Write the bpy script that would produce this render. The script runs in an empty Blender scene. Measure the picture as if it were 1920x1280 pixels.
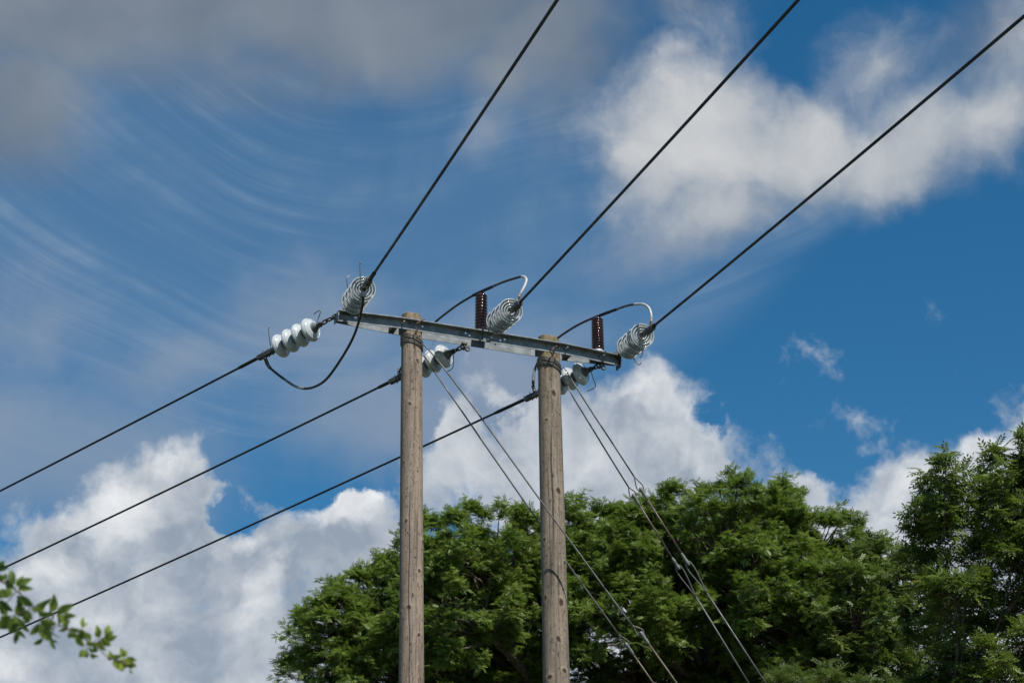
import bpy, math, random
import numpy as np
from mathutils import Vector, Matrix
R_ = math.radians
random.seed(11)
rng = np.random.default_rng(5)
scn = bpy.context.scene
COL = scn.collection

# ------------------------------------------------------------------ camera
FPX = 3700.0                      # focal length in photo pixels (1920 wide)
PITCH = R_(25.0)
CAM = Vector((0, 0, 1.6))
cd = bpy.data.cameras.new('camera')
cam = bpy.data.objects.new('camera', cd); COL.objects.link(cam)
cam.location = CAM
cam.rotation_euler = (R_(90) + PITCH, 0, 0)
cd.sensor_width = 36.0
cd.lens = 36.0 * FPX / 1920.0
cd.clip_start = 0.05; cd.clip_end = 6000
cd.dof.use_dof = True; cd.dof.focus_distance = 16.5; cd.dof.aperture_fstop = 7.1
scn.camera = cam
scn.view_settings.view_transform = 'Standard'
scn.view_settings.look = 'None'
scn.view_settings.exposure = 0.0
scn.view_settings.gamma = 1.0

FWD = Vector((0, math.cos(PITCH), math.sin(PITCH)))
UP = Vector((0, -math.sin(PITCH), math.cos(PITCH)))
RT = Vector((1, 0, 0))
def ray(px, py):
    return (RT * ((px - 960) / FPX) + UP * ((640 - py) / FPX) + FWD)
def at(px, py, d):                       # point seen at a pixel, at distance d along the view axis
    return CAM + ray(px, py) * d
def depth(p): return (Vector(p) - CAM).dot(FWD)
def on_plane(px, py, q, n):              # ray meets the plane through q with normal n
    r = ray(px, py)
    return CAM + r * ((Vector(q) - CAM).dot(n) / r.dot(n))
def azv(deg): return Vector((math.sin(R_(deg)), math.cos(R_(deg)), 0))

# ------------------------------------------------------------------ sun and sky
SUN_EL, SUN_AZ = 52.0, 152.0             # azimuth clockwise from +Y
sunv = azv(SUN_AZ) * math.cos(R_(SUN_EL)) + Vector((0, 0, math.sin(R_(SUN_EL))))
sd = bpy.data.lights.new('sun', 'SUN'); so = bpy.data.objects.new('sun', sd); COL.objects.link(so)
sd.energy = 5.0; sd.angle = R_(0.55); sd.color = (1.0, 0.95, 0.88)
so.rotation_euler = sunv.to_track_quat('Z', 'Y').to_euler()
so.location = (0, 0, 60)

class Nd:
    """tiny helper: shader maths as python arithmetic"""
    def __init__(s, t, sock): s.t = t; s.s = sock
    def _b(s, op, o, rev=False, clamp=False):
        n = s.t.nodes.new('ShaderNodeMath'); n.operation = op; n.use_clamp = clamp
        a, b = (o, s) if rev else (s, o)
        for i, x in enumerate((a, b)):
            if isinstance(x, Nd): s.t.links.new(x.s, n.inputs[i])
            elif x is not None: n.inputs[i].default_value = x
        return Nd(s.t, n.outputs[0])
    def __add__(s, o): return s._b('ADD', o)
    __radd__ = __add__
    def __sub__(s, o): return s._b('SUBTRACT', o)
    def __rsub__(s, o): return s._b('SUBTRACT', o, True)
    def __mul__(s, o): return s._b('MULTIPLY', o)
    __rmul__ = __mul__
    def __truediv__(s, o): return s._b('DIVIDE', o)
    def max(s, o): return s._b('MAXIMUM', o)
    def min(s, o): return s._b('MINIMUM', o)
    def pow(s, o): return s._b('POWER', o)
    def atan2(s, o): return s._b('ARCTAN2', o)
    def un(s, op): return s._b(op, None)
    def clamp(s): return s._b('ADD', 0.0, clamp=True)
    def step(s, lo, hi, a=0.0, b=1.0, kind='SMOOTHSTEP'):
        n = s.t.nodes.new('ShaderNodeMapRange'); n.interpolation_type = kind
        s.t.links.new(s.s, n.inputs['Value'])
        for k, v in (('From Min', lo), ('From Max', hi), ('To Min', a), ('To Max', b)): n.inputs[k].default_value = v
        return Nd(s.t, n.outputs['Result'])
def comb(t, *xyz):
    n = t.nodes.new('ShaderNodeCombineXYZ')
    for i, x in enumerate(xyz):
        if isinstance(x, Nd): t.links.new(x.s, n.inputs[i])
        else: n.inputs[i].default_value = x
    return n.outputs[0]
def noise(t, vec, scale, detail=6, rough=0.55, dist=0.0, color=False):
    n = t.nodes.new('ShaderNodeTexNoise')
    if vec is not None: t.links.new(vec, n.inputs['Vector'])
    n.inputs['Scale'].default_value = scale; n.inputs['Detail'].default_value = detail
    n.inputs['Roughness'].default_value = rough; n.inputs['Distortion'].default_value = dist
    return n.outputs['Color'] if color else Nd(t, n.outputs[0])
def vmath(t, op, a, b=None, scale=None):
    n = t.nodes.new('ShaderNodeVectorMath'); n.operation = op
    for i, x in enumerate((a, b)):
        if x is None: continue
        if isinstance(x, (tuple, list, Vector)): n.inputs[i].default_value = x
        else: t.links.new(x, n.inputs[i])
    if scale is not None: n.inputs['Scale'].default_value = scale
    return n.outputs[0]
def mixc(t, f, a, b, mode='MIX'):
    n = t.nodes.new('ShaderNodeMix'); n.data_type = 'RGBA'; n.blend_type = mode
    if isinstance(f, Nd): t.links.new(f.s, n.inputs[0])
    else: n.inputs[0].default_value = f
    for x, i in ((a, 6), (b, 7)):
        if isinstance(x, tuple): n.inputs[i].default_value = (*x, 1)
        else: t.links.new(x, n.inputs[i])
    return n.outputs[2]

world = bpy.data.worlds.new('World'); scn.world = world; world.use_nodes = True
wt = world.node_tree; wt.nodes.clear()
AZK = math.cos(R_(25))
def sk(px, py):                          # photo pixel -> (azimuth * cos25, elevation) in degrees
    r = ray(px, py).normalized()
    return math.degrees(math.atan2(r.x, r.y)) * AZK, math.degrees(math.asin(r.z))
def build_sky():
    t = wt
    tc = t.nodes.new('ShaderNodeTexCoord'); D = tc.outputs['Generated']
    def chart(vec):
        sp = t.nodes.new('ShaderNodeSeparateXYZ'); t.links.new(vec, sp.inputs[0])
        x, y, z = (Nd(t, sp.outputs[i]) for i in range(3))
        a = x.atan2(y) * (57.2958 * AZK)
        e = z.min(1.0).max(-1.0).un('ARCSINE') * 57.2958
        return a, e
    w1 = noise(t, D, 9.0, 4, 0.55, color=True)
    w2 = noise(t, D, 34.0, 6, 0.62, color=True)
    wv1 = vmath(t, 'SCALE', vmath(t, 'SUBTRACT', w1, (.5, .5, .5)), scale=0.055)
    wv2 = vmath(t, 'SCALE', vmath(t, 'SUBTRACT', w2, (.5, .5, .5)), scale=0.022)
    Dw = vmath(t, 'ADD', vmath(t, 'ADD', D, wv1), wv2)       # billowy warp
    Ds = vmath(t, 'ADD', D, wv1)                              # smooth warp
    A, E = chart(Dw); As, Es = chart(Ds); A0, E0 = chart(D)
    K = FPX * math.pi / 180
    def blob(a, e, cx, cy, rx, ry, rot=0.0, amp=1.0):
        ca, ce = sk(cx, cy)
        da = a - ca; de = e - ce
        c, s = math.cos(R_(rot)), math.sin(R_(rot))
        u = (da * c + de * s) * (K / rx); v = (de * c - da * s) * (K / ry)
        return (1.0 - (u * u + v * v).un('SQRT')) * amp
    def field(a, e, bl):
        f = None
        for b in bl:
            k = blob(a, e, *b)
            if f is None: f = k
            else:
                n = t.nodes.new('ShaderNodeMath'); n.operation = 'SMOOTH_MAX'
                t.links.new(f.s, n.inputs[0]); t.links.new(k.s, n.inputs[1]); n.inputs[2].default_value = 0.12
                f = Nd(t, n.outputs[0])
        return f
    fb = noise(t, Dw, 26.0, 9, 0.58)          # cumulus detail
    fbf = noise(t, D, 80.0, 6, 0.6)
    fs = noise(t, Ds, 7.0, 5, 0.5)           # soft detail
    # --- blue sky
    sky = t.nodes.new('ShaderNodeTexSky'); sky.sky_type = 'NISHITA'; sky.sun_disc = False
    sky.sun_elevation = R_(SUN_EL); sky.sun_rotation = R_(SUN_AZ)
    sky.air_density = 1.0; sky.dust_density = 0.2; sky.ozone_density = 3.0; sky.altitude = 100
    hs = t.nodes.new('ShaderNodeHueSaturation'); hs.inputs['Saturation'].default_value = 1.34; hs.inputs['Value'].default_value = 0.98
    hs.inputs['Hue'].default_value = 0.491
    t.links.new(sky.outputs[0], hs.inputs['Color'])
    bg = t.nodes.new('ShaderNodeBackground'); bg.inputs['Strength'].default_value = 0.1
    t.links.new(hs.outputs[0], bg.inputs['Color'])
    last = bg.outputs[0]
    def over(col, fac):
        nonlocal last
        b = t.nodes.new('ShaderNodeBackground')
        if isinstance(col, tuple): b.inputs['Color'].default_value = (*col, 1)
        else: t.links.new(col, b.inputs['Color'])
        b.inputs['Strength'].default_value = 1.0
        m = t.nodes.new('ShaderNodeMixShader')
        t.links.new(fac.s, m.inputs[0]); t.links.new(last, m.inputs[1]); t.links.new(b.outputs[0], m.inputs[2])
        last = m.outputs[0]
    # --- high thin cirrus, combed in arcs
    ca, ce = sk(900, -120)
    dx = (A0 - ca) * 0.72; dy = (E0 - ce) * 1.25
    rad = (dx * dx + dy * dy).un('SQRT'); ang = dx.atan2(dy * -1.0)
    lowf = noise(t, D, 4.5, 1.5, 0.4)
    rr_ = rad + lowf * 6.0 + ang * 1.5; an_ = ang + lowf * 0.6
    st = noise(t, comb(t, rr_ * 0.5, an_ * 1.3, 0.3), 1.0, 3, 0.5)
    st2 = noise(t, comb(t, rr_ * 2.6, an_ * 1.5, 3.3), 1.0, 5, 0.6)
    st3 = noise(t, comb(t, rr_ * 7.0, an_ * 3.0, 7.7), 1.0, 4, 0.6)
    reg = field(A0, E0, [(380, 420, 900, 480, -12), (900, 430, 380, 420, 0), (1150, 560, 520, 200, 28), (1480, 380, 640, 110, 24), (200, 700, 560, 260, 0)]).step(0.0, 0.6)
    patch = noise(t, D, 6.0, 3, 0.5).step(0.38, 0.62)
    cir = ((st - 0.5) * 0.9 + (st2 - 0.5) * (patch * 0.8 + 0.1) + (st3 - 0.5) * patch * 0.4 + 0.42).step(0.18, 0.95) * reg
    frag = noise(t, comb(t, rr_ * 0.35, an_ * 6.0, 1.9), 1.0, 4, 0.6).step(0.34, 0.66)
    over((0.26, 0.36, 0.49), (cir * (frag * 0.50 + 0.16) + reg * 0.20))
    # --- mauve-grey thin patches
    hz = field(As, Es, [(560, 640, 250, 190, 20), (680, 800, 300, 150, 5), (120, 860, 460, 200, 0, 1.15), (330, 720, 300, 120, 10, .8), (40, 620, 260, 160, 0, .6),
                        (930, 250, 100, 50, 30, .8), (1260, 450, 220, 120, 20, .8), (950, 720, 170, 120, 0), (1000, 640, 200, 90, 0, .6)])
    hz = (hz + (fs - 0.5) * 1.1 + (fb - 0.5) * 0.75).step(0.0, 0.85)
    over(mixc(t, fs.step(0.35, 0.65), (0.235, 0.31, 0.42), (0.31, 0.36, 0.445)), hz * 0.66)
    # --- grey veil along the top
    gv = field(As, Es, [(150, 0, 620, 230, 8, 1.3), (650, -10, 720, 205, -3, 1.3), (40, 210, 190, 170, 20), (1010, 70, 260, 170, 0, 1.0), (470, 120, 300, 90, 0, .55),
                        (960, 150, 130, 90, 0, .9), (1260, 10, 200, 70, 10, .5), (1040, 140, 110, 120, 0, .5), (1900, 40, 260, 130, 20, .6)])
    gv = (gv + (fs - 0.5) * 0.9 + (fb - 0.5) * 0.35).step(-0.1, 0.8)
    over(mixc(t, noise(t, Ds, 9.0, 4, 0.5).step(0.35, 0.68), (0.165, 0.205, 0.262), (0.25, 0.288, 0.338)), gv * 0.93)
    # --- cumulus, upper right
    cu = [(1290, 235, 215, 180, 0, 1.4), (1200, 300, 120, 150, 0, 1.0), (1480, 265, 230, 130, -6, 1.25), (1700, 260, 260, 125, 6, 1.15), (1880, 215, 200, 120, 16, .85),
          (1330, 370, 210, 130, 20, .85), (1290, 50, 120, 50, 0, .22), (1640, 110, 120, 110, 60, .45), (1930, 70, 110, 130, 0, .55)]
    f = field(A, E, cu) + (fb - 0.5) * 0.75 + (fs - 0.5) * 0.3
    up = vmath(t, 'ADD', Dw, (0.008, 0.0, 0.016))
    rel = (noise(t, Dw, 14.0, 6, 0.55) - noise(t, up, 14.0, 6, 0.55))
    lit = (f.step(0.05, 1.1) * 0.5 + rel * 0.8 + (fb - 0.5) * 0.7 + (noise(t, D, 8.0, 5, 0.55) - 0.5) * 0.9 + (E0 - sk(0, 420)[1]) * 0.10 + 0.06 + (A0 * -0.018 + 0.1))
    over(mixc(t, lit.step(0.0, 1.0, kind='LINEAR'), (0.25, 0.31, 0.39), (0.62, 0.63, 0.64)), f.step(-0.14, 0.74) * 0.96)
    # --- cumulus, low
    lo = [(1480, 708, 80, 30, 12, .04), (1520, 830, 80, 50, 0, .04), (90, 1120, 330, 190, 22, 1.1), (350, 940, 140, 130, 20, 1.0), (240, 980, 130, 120, 0, .9), (420, 1060, 220, 120, 8, 1.1), (640, 1030, 200, 105, -10, 1.1),
          (300, 1250, 700, 200, 0, 1.3), (640, 962, 150, 34, 0, .9), (0, 1250, 300, 220, 0, 1.2), (700, 1180, 330, 240, 0, 1.3),
          (860, 870, 140, 150, 0, .9), (1010, 800, 190, 130, 0, .95), (1200, 800, 185, 118, -8, 1.05), (1090, 930, 330, 140, 0, 1.1), (1290, 860, 105, 100, 0, .9), (930, 730, 100, 60, 0, .5),
          (1480, 955, 140, 60, 0, .85), (1560, 1020, 170, 80, 0, 1.1), (1690, 975, 150, 110, 35, 1.15), (1600, 985, 120, 80, 0, 1.0), (1490, 940, 120, 60, 0, .8), (1850, 905, 190, 95, 38, 1.2), (1948, 818, 145, 112, 20, 1.2), (1780, 1130, 360, 170, 0, 1.3), (1800, 1300, 420, 200, 0, 1.4), (1200, 1180, 560, 220, 0, 1.3)]
    f2 = field(A, E, lo) + (fb - 0.53) * 1.5 + (fbf - 0.5) * 0.45
    gap = field(A, E, [(415, 945, 75, 40, 8, 1.0), (560, 892, 200, 46, -4, 1.2), (930, 770, 70, 70, 0, .6), (1345, 800, 50, 40, 0, .6), (1000, 700, 90, 40, 0, .5), (770, 820, 60, 60, 0, .8)]).max(0.0)
    f2 = f2 - gap * (noise(t, Dw, 60.0, 6, 0.6).step(0.3, 0.62) * 1.3 + 0.1)
    n3 = noise(t, Dw, 20.0, 7, 0.58); n3b = noise(t, up, 20.0, 7, 0.58)
    rel2 = n3 - n3b
    edge = f2.step(0.12, 0.62, 1.0, 0.0)
    hot = field(A, E, [(620, 950, 140, 40, 4, 1.1), (440, 1000, 120, 45, 10, .9), (470, 1080, 60, 110, 0, .9), (220, 960, 150, 80, 25, 1.0), (90, 1060, 150, 60, 25, .9), (150, 1150, 160, 60, 10, .6),
                       (330, 860, 110, 50, 0, .7), (1300, 860, 70, 90, 0, .8), (1190, 745, 150, 50, 0, .6), (1740, 920, 150, 60, 35, .9), (1900, 850, 90, 90, 0, .9), (20, 1260, 70, 60, 0, .8)])
    hot = (hot + (n3 - 0.5) * 1.6).step(0.1, 0.8)
    big_ = noise(t, D, 9.0, 6, 0.6)
    lit2 = edge * 0.20 + hot * 0.42 + rel2 * 0.9 + (n3 - 0.5) * 0.8 + (big_ - 0.5) * 1.5 + (fbf - 0.5) * 0.25 + 0.30
    c2 = mixc(t, lit2.step(0.0, 1.0, kind='LINEAR'), (0.30, 0.36, 0.44), (0.88, 0.89, 0.90))
    over(c2, f2.step(-0.03, 0.46) * 0.97)
    # --- scattered clouds outside the modelled part of the sky
    far = (A0.un('ABSOLUTE').step(17, 26).max((E0 - 25.0).un('ABSOLUTE').step(12, 19)))
    g = (noise(t, Dw, 3.4, 8, 0.55)).step(0.52, 0.66) * far * E0.step(0, 4)
    over(mixc(t, n3.step(0.3, 0.7), (0.26, 0.30, 0.35), (0.50, 0.52, 0.54)), g * 0.85)
    out = t.nodes.new('ShaderNodeOutputWorld'); t.links.new(last, out.inputs['Surface'])
build_sky()
world.cycles.sampling_method = 'MANUAL'; world.cycles.sample_map_resolution = 256
# ==== SCENE
# ------------------------------------------------------------------ object helpers
def tagged(o, label=None, cat=None, group=None, kind=None):
    if label: o['label'] = label
    if cat: o['category'] = cat
    if group: o['group'] = group
    if kind: o['kind'] = kind
    return o
def empty(name, loc, label=None, cat=None, group=None):
    o = bpy.data.objects.new(name, None); COL.objects.link(o); o.location = loc
    o.empty_display_size = 0.1
    return tagged(o, label, cat, group)
class MB:
    """collects shapes given in world coordinates, builds one mesh object"""
    def __init__(s): s.v = []; s.f = []; s.sm = []
    def add(s, vs, fs, smooth=True):
        k = len(s.v); s.v += [tuple(x) for x in vs]
        s.f += [tuple(i + k for i in f) for f in fs]; s.sm += [smooth] * len(fs); return s
    def tube(s, pts, r, seg=10, cap=True, closed=False):
        pts = [Vector(p) for p in pts]; n = len(pts)
        if not hasattr(r, '__len__'): r = [r] * n
        tg = []
        for i in range(n):
            a = pts[(i - 1) % n] if (closed or i > 0) else pts[i]
            b = pts[(i + 1) % n] if (closed or i < n - 1) else pts[i]
            tg.append((b - a).normalized())
        up = Vector((0, 0, 1)) if abs(tg[0].z) < 0.9 else Vector((1, 0, 0))
        x = tg[0].cross(up).normalized(); vs = []
        for i in range(n):
            x = (x - tg[i] * x.dot(tg[i])).normalized(); y = tg[i].cross(x)
            for k in range(seg):
                a = 2 * math.pi * k / seg
                vs.append(pts[i] + (x * math.cos(a) + y * math.sin(a)) * r[i])
        fs = []
        for i in range(n if closed else n - 1):
            j = (i + 1) % n
            for k in range(seg):
                l = (k + 1) % seg
                fs.append((i * seg + k, i * seg + l, j * seg + l, j * seg + k))
        if cap and not closed:
            fs.append(tuple(range(seg))[::-1]); fs.append(tuple((n - 1) * seg + k for k in range(seg)))
        return s.add(vs, fs)
    def lathe(s, org, axis, prof, seg=28):                 # prof: (distance along axis, radius)
        axis = Vector(axis).normalized(); org = Vector(org)
        up = Vector((0, 0, 1)) if abs(axis.z) < 0.9 else Vector((1, 0, 0))
        x = axis.cross(up).normalized(); y = axis.cross(x)
        vs = [org + axis * h + (x * math.cos(2 * math.pi * k / seg) + y * math.sin(2 * math.pi * k / seg)) * max(r, 1e-4) for h, r in prof for k in range(seg)]
        fs = [(i * seg + k, i * seg + (k + 1) % seg, (i + 1) * seg + (k + 1) % seg, (i + 1) * seg + k) for i in range(len(prof) - 1) for k in range(seg)]
        return s.add(vs, fs)
    def sweep(s, path, cross, side, up=Vector((0, 0, 1))):   # cross: (side, up) offsets, swept flat-shaded along path
        m = len(cross); vs = []
        for p in path:
            for a, b in cross: vs.append(Vector(p) + side * a + up * b)
        fs = [(i * m + k, i * m + (k + 1) % m, (i + 1) * m + (k + 1) % m, (i + 1) * m + k) for i in range(len(path) - 1) for k in range(m)]
        fs += [tuple(range(m))[::-1], tuple((len(path) - 1) * m + k for k in range(m))]
        return s.add(vs, fs, False)
    def box(s, c, ax, h):                                    # centre, three axes, half sizes
        c = Vector(c); vs = [c + ax[0] * (i * h[0]) + ax[1] * (j * h[1]) + ax[2] * (k * h[2]) for i in (-1, 1) for j in (-1, 1) for k in (-1, 1)]
        return s.add(vs, [(0, 1, 3, 2), (4, 6, 7, 5), (0, 4, 5, 1), (2, 3, 7, 6), (0, 2, 6, 4), (1, 5, 7, 3)], False)
    def build(s, name, mat, parent=None, org=None):
        org = Vector(org) if org is not None else (parent_world(parent) if parent else Vector((0, 0, 0)))
        me = bpy.data.meshes.new(name)
        me.from_pydata([(v[0] - org[0], v[1] - org[1], v[2] - org[2]) for v in s.v], [], s.f)
        me.polygons.foreach_set('use_smooth', s.sm); me.materials.append(mat); me.update()
        o = bpy.data.objects.new(name, me); COL.objects.link(o)
        if parent: o.parent = parent; o.location = org - parent_world(parent)
        else: o.location = org
        return o
def parent_world(p):
    w = Vector((0, 0, 0))
    while p: w = w + p.location; p = p.parent
    return w
def spline(pts, k=8):                                      # Catmull-Rom through 3D points
    P = [Vector(p) for p in pts]; P = [P[0] * 2 - P[1]] + P + [P[-1] * 2 - P[-2]]
    out = []
    for i in range(1, len(P) - 2):
        for j in range(k):
            t = j / k
            out.append(0.5 * ((2 * P[i]) + (P[i + 1] - P[i - 1]) * t + (2 * P[i - 1] - 5 * P[i] + 4 * P[i + 1] - P[i + 2]) * t * t + (3 * P[i] - P[i - 1] - 3 * P[i + 1] + P[i + 2]) * t ** 3))
    out.append(P[-2]); return out

# ------------------------------------------------------------------ materials
def newmat(name):
    m = bpy.data.materials.new(name); m.use_nodes = True
    t = m.node_tree; b = t.nodes['Principled BSDF']; return m, t, b
def objco(t):
    n = t.nodes.new('ShaderNodeTexCoord'); return n.outputs['Object']
def bump(t, b, h, strength=0.3, dist=0.01):
    n = t.nodes.new('ShaderNodeBump'); n.inputs['Strength'].default_value = strength; n.inputs['Distance'].default_value = dist
    t.links.new(h.s, n.inputs['Height']); t.links.new(n.outputs[0], b.inputs['Normal'])
def simple(name, c1, c2, rough=0.5, metal=0.0, scale=40, coat=0.0, bmp=0.0, spec=0.5):
    m, t, b = newmat(name); co = objco(t)
    n = noise(t, co, scale, 5, 0.6)
    t.links.new(mixc(t, n.step(0.35, 0.68), c1, c2), b.inputs['Base Color'])
    t.links.new(noise(t, co, scale * 2.3, 4).step(0.3, 0.7, rough * 0.8, min(1, rough * 1.25)).s, b.inputs['Roughness'])
    b.inputs['Metallic'].default_value = metal; b.inputs['Coat Weight'].default_value = coat; b.inputs['Coat Roughness'].default_value = 0.06
    b.inputs['Specular IOR Level'].default_value = spec
    if bmp: bump(t, b, n, bmp, 0.004)
    return m
M = {}
M['steel'] = simple('galvanised_steel', (0.165, 0.19, 0.20), (0.29, 0.315, 0.325), 0.6, 0.1, 11, bmp=0.15)
M['fitting'] = simple('weathered_fitting', (0.05, 0.05, 0.048), (0.16, 0.155, 0.14), 0.5, 0.5, 60, bmp=0.2)
M['rust'] = simple('rusty_link', (0.10, 0.045, 0.025), (0.20, 0.12, 0.08), 0.8, 0.2, 90, bmp=0.3)
M['porcelain'] = simple('white_porcelain', (0.50, 0.54, 0.55), (0.56, 0.59, 0.60), 0.14, 0.0, 9, coat=0.5)
M['capmetal'] = simple('dull_zinc_cap', (0.09, 0.105, 0.11), (0.17, 0.185, 0.185), 0.6, 0.2, 30, bmp=0.2)
M['brown'] = simple('brown_glaze', (0.028, 0.0095, 0.007), (0.046, 0.014, 0.010), 0.16, 0.0, 20, coat=0.5)
M['base'] = simple('pale_metal_base', (0.30, 0.32, 0.32), (0.38, 0.39, 0.38), 0.45, 0.2, 40)
M['cable'] = simple('dark_cable', (0.012, 0.012, 0.012), (0.026, 0.025, 0.023), 0.55, 0.0, 6, spec=0.35)
M['fitmetal'] = simple('weathered_zinc', (0.13, 0.125, 0.115), (0.24, 0.235, 0.225), 0.6, 0.1, 40, bmp=0.2)
M['jumper'] = simple('weathered_jumper_cable', (0.025, 0.02, 0.018), (0.06, 0.05, 0.042), 0.5, 0.0, 6)
M['lug'] = simple('bare_aluminium', (0.42, 0.42, 0.40), (0.52, 0.51, 0.49), 0.5, 0.1, 30)
M['horn'] = simple('thin_rod_steel', (0.12, 0.13, 0.135), (0.35, 0.35, 0.34), 0.45, 0.4, 14)
M['stay'] = simple('stay_strand', (0.10, 0.098, 0.09), (0.22, 0.21, 0.19), 0.5, 0.4, 30)
M['stayrod'] = simple('brown_stay_insulator', (0.085, 0.06, 0.038), (0.15, 0.11, 0.075), 0.45, 0.0, 20)

def strand_mat(name, c1, c2, metal):                       # twisted strand look for the wires
    m, t, b = newmat(name)
    co = objco(t); n = noise(t, co, 30, 4)
    t.links.new(mixc(t, n, c1, c2), b.inputs['Base Color'])
    b.inputs['Roughness'].default_value = 0.5; b.inputs['Metallic'].default_value = metal
    w = t.nodes.new('ShaderNodeTexWave'); w.bands_direction = 'DIAGONAL'; w.inputs['Scale'].default_value = 45; w.inputs['Distortion'].default_value = 0.3
    t.links.new(co, w.inputs['Vector']); bump(t, b, Nd(t, w.outputs['Fac']), 0.2, 0.003)
    return m
M['stay'] = strand_mat('stay_strand_twist', (0.09, 0.088, 0.08), (0.19, 0.185, 0.17), 0.15)
M['wire'] = simple('dark_conductor', (0.013, 0.014, 0.015), (0.028, 0.027, 0.026), 0.5, 0.0, 3, spec=0.4)

def wood_mat(name, warm, cool, sh):
    m, t, b = newmat(name); co = objco(t)
    def stretch(k, off=0.0):
        n = t.nodes.new('ShaderNodeMapping'); n.inputs['Scale'].default_value = (1, 1, k); n.inputs['Location'].default_value = (off, off, off)
        t.links.new(co, n.inputs[0]); return n.outputs[0]
    grain = noise(t, stretch(0.035), 75, 6, 0.65); fine = noise(t, stretch(0.02, 3.1), 240, 3, 0.6)
    blot = noise(t, stretch(0.35, 7.0), 7, 5, 0.6); spk = noise(t, stretch(0.3, 1.7), 85, 4, 0.6)
    big = noise(t, stretch(0.15, 11.0), 3.0, 3, 0.5); wide = noise(t, stretch(0.045, 2.2), 26, 4, 0.6)
    c = mixc(t, blot.step(0.3, 0.7), cool, warm)
    c = mixc(t, grain.step(0.30, 0.52, 0.45, 0.0), c, (0.045, 0.036, 0.028))
    c = mixc(t, fine.step(0.58, 0.75, 0.0, 0.35), c, (0.44, 0.40, 0.35))
    c = mixc(t, spk.step(0.60, 0.68, 0.0, 0.8), c, (0.035, 0.028, 0.022))
    c = mixc(t, big.step(0.45, 0.7, 0.0, 0.4), c, sh)
    c = mixc(t, wide.step(0.36, 0.52, 0.7, 0.0), c, (0.10, 0.08, 0.06)); c = mixc(t, wide.step(0.55, 0.68, 0.0, 0.4), c, (0.36, 0.31, 0.26))
    # ring-like hair cracks across the grain
    pit = noise(t, stretch(0.55, 9.3), 48, 4, 0.65)
    c = mixc(t, pit.step(0.60, 0.66, 0.0, 0.85), c, (0.04, 0.032, 0.026)); c = mixc(t, pit.step(0.40, 0.32, 0.0, 0.5), c, (0.42, 0.37, 0.31))
    rc = noise(t, stretch(6.0, 5.0), 16, 3, 0.7)
    c = mixc(t, rc.step(0.60, 0.68, 0.0, 0.45), c, (0.07, 0.055, 0.045))
    def at_(nm):
        a = t.nodes.new('ShaderNodeAttribute'); a.attribute_name = nm; return Nd(t, a.outputs['Fac'])
    kn, rg, cr, mo = at_('knot'), at_('ring'), at_('crack'), at_('moss')
    c = mixc(t, rg * noise(t, co, 45, 4, .6).step(.35, .6, .1, .6), c, (0.36, 0.29, 0.21))
    c = mixc(t, kn, c, mixc(t, noise(t, co, 90, 3), (0.028, 0.017, 0.012), (0.09, 0.055, 0.04)))
    c = mixc(t, cr * 0.9, c, (0.025, 0.02, 0.016))
    mossn = mo * noise(t, co, 28, 6, 0.7).step(0.38, 0.62)
    c = mixc(t, mossn * 0.8, c, mixc(t, noise(t, co, 50, 4).step(.35, .65), (0.12, 0.11, 0.03), (0.24, 0.18, 0.07)))
    t.links.new(c, b.inputs['Base Color']); b.inputs['Roughness'].default_value = 0.85; b.inputs['Specular IOR Level'].default_value = 0.25
    bump(t, b, grain * 0.6 + fine * 0.25 + spk.step(0.62, 0.74, 0, -0.8), 0.7, 0.006)
    return m

# ------------------------------------------------------------------ the H-pole: axes
TH = R_(20.5)
U = Vector((math.cos(TH), math.sin(TH), 0)); N = Vector((-math.sin(TH), math.cos(TH), 0)); Z = Vector((0, 0, 1))
L0 = at(772, 620, 16.1)                                    # on the left pole's axis
def pix(x, y, off=0.0): return on_plane(x, y, L0 + N * off, N)
def su(p): return (Vector(p) - L0).dot(U)
ARM_Z = pix(752, 594.8, -0.105).z
def arm(s, off, z): q = L0 + U * s + N * off; return Vector((q.x, q.y, ARM_Z + z))
SL, SR = 0.0, su(pix(1029, 663))

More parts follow.
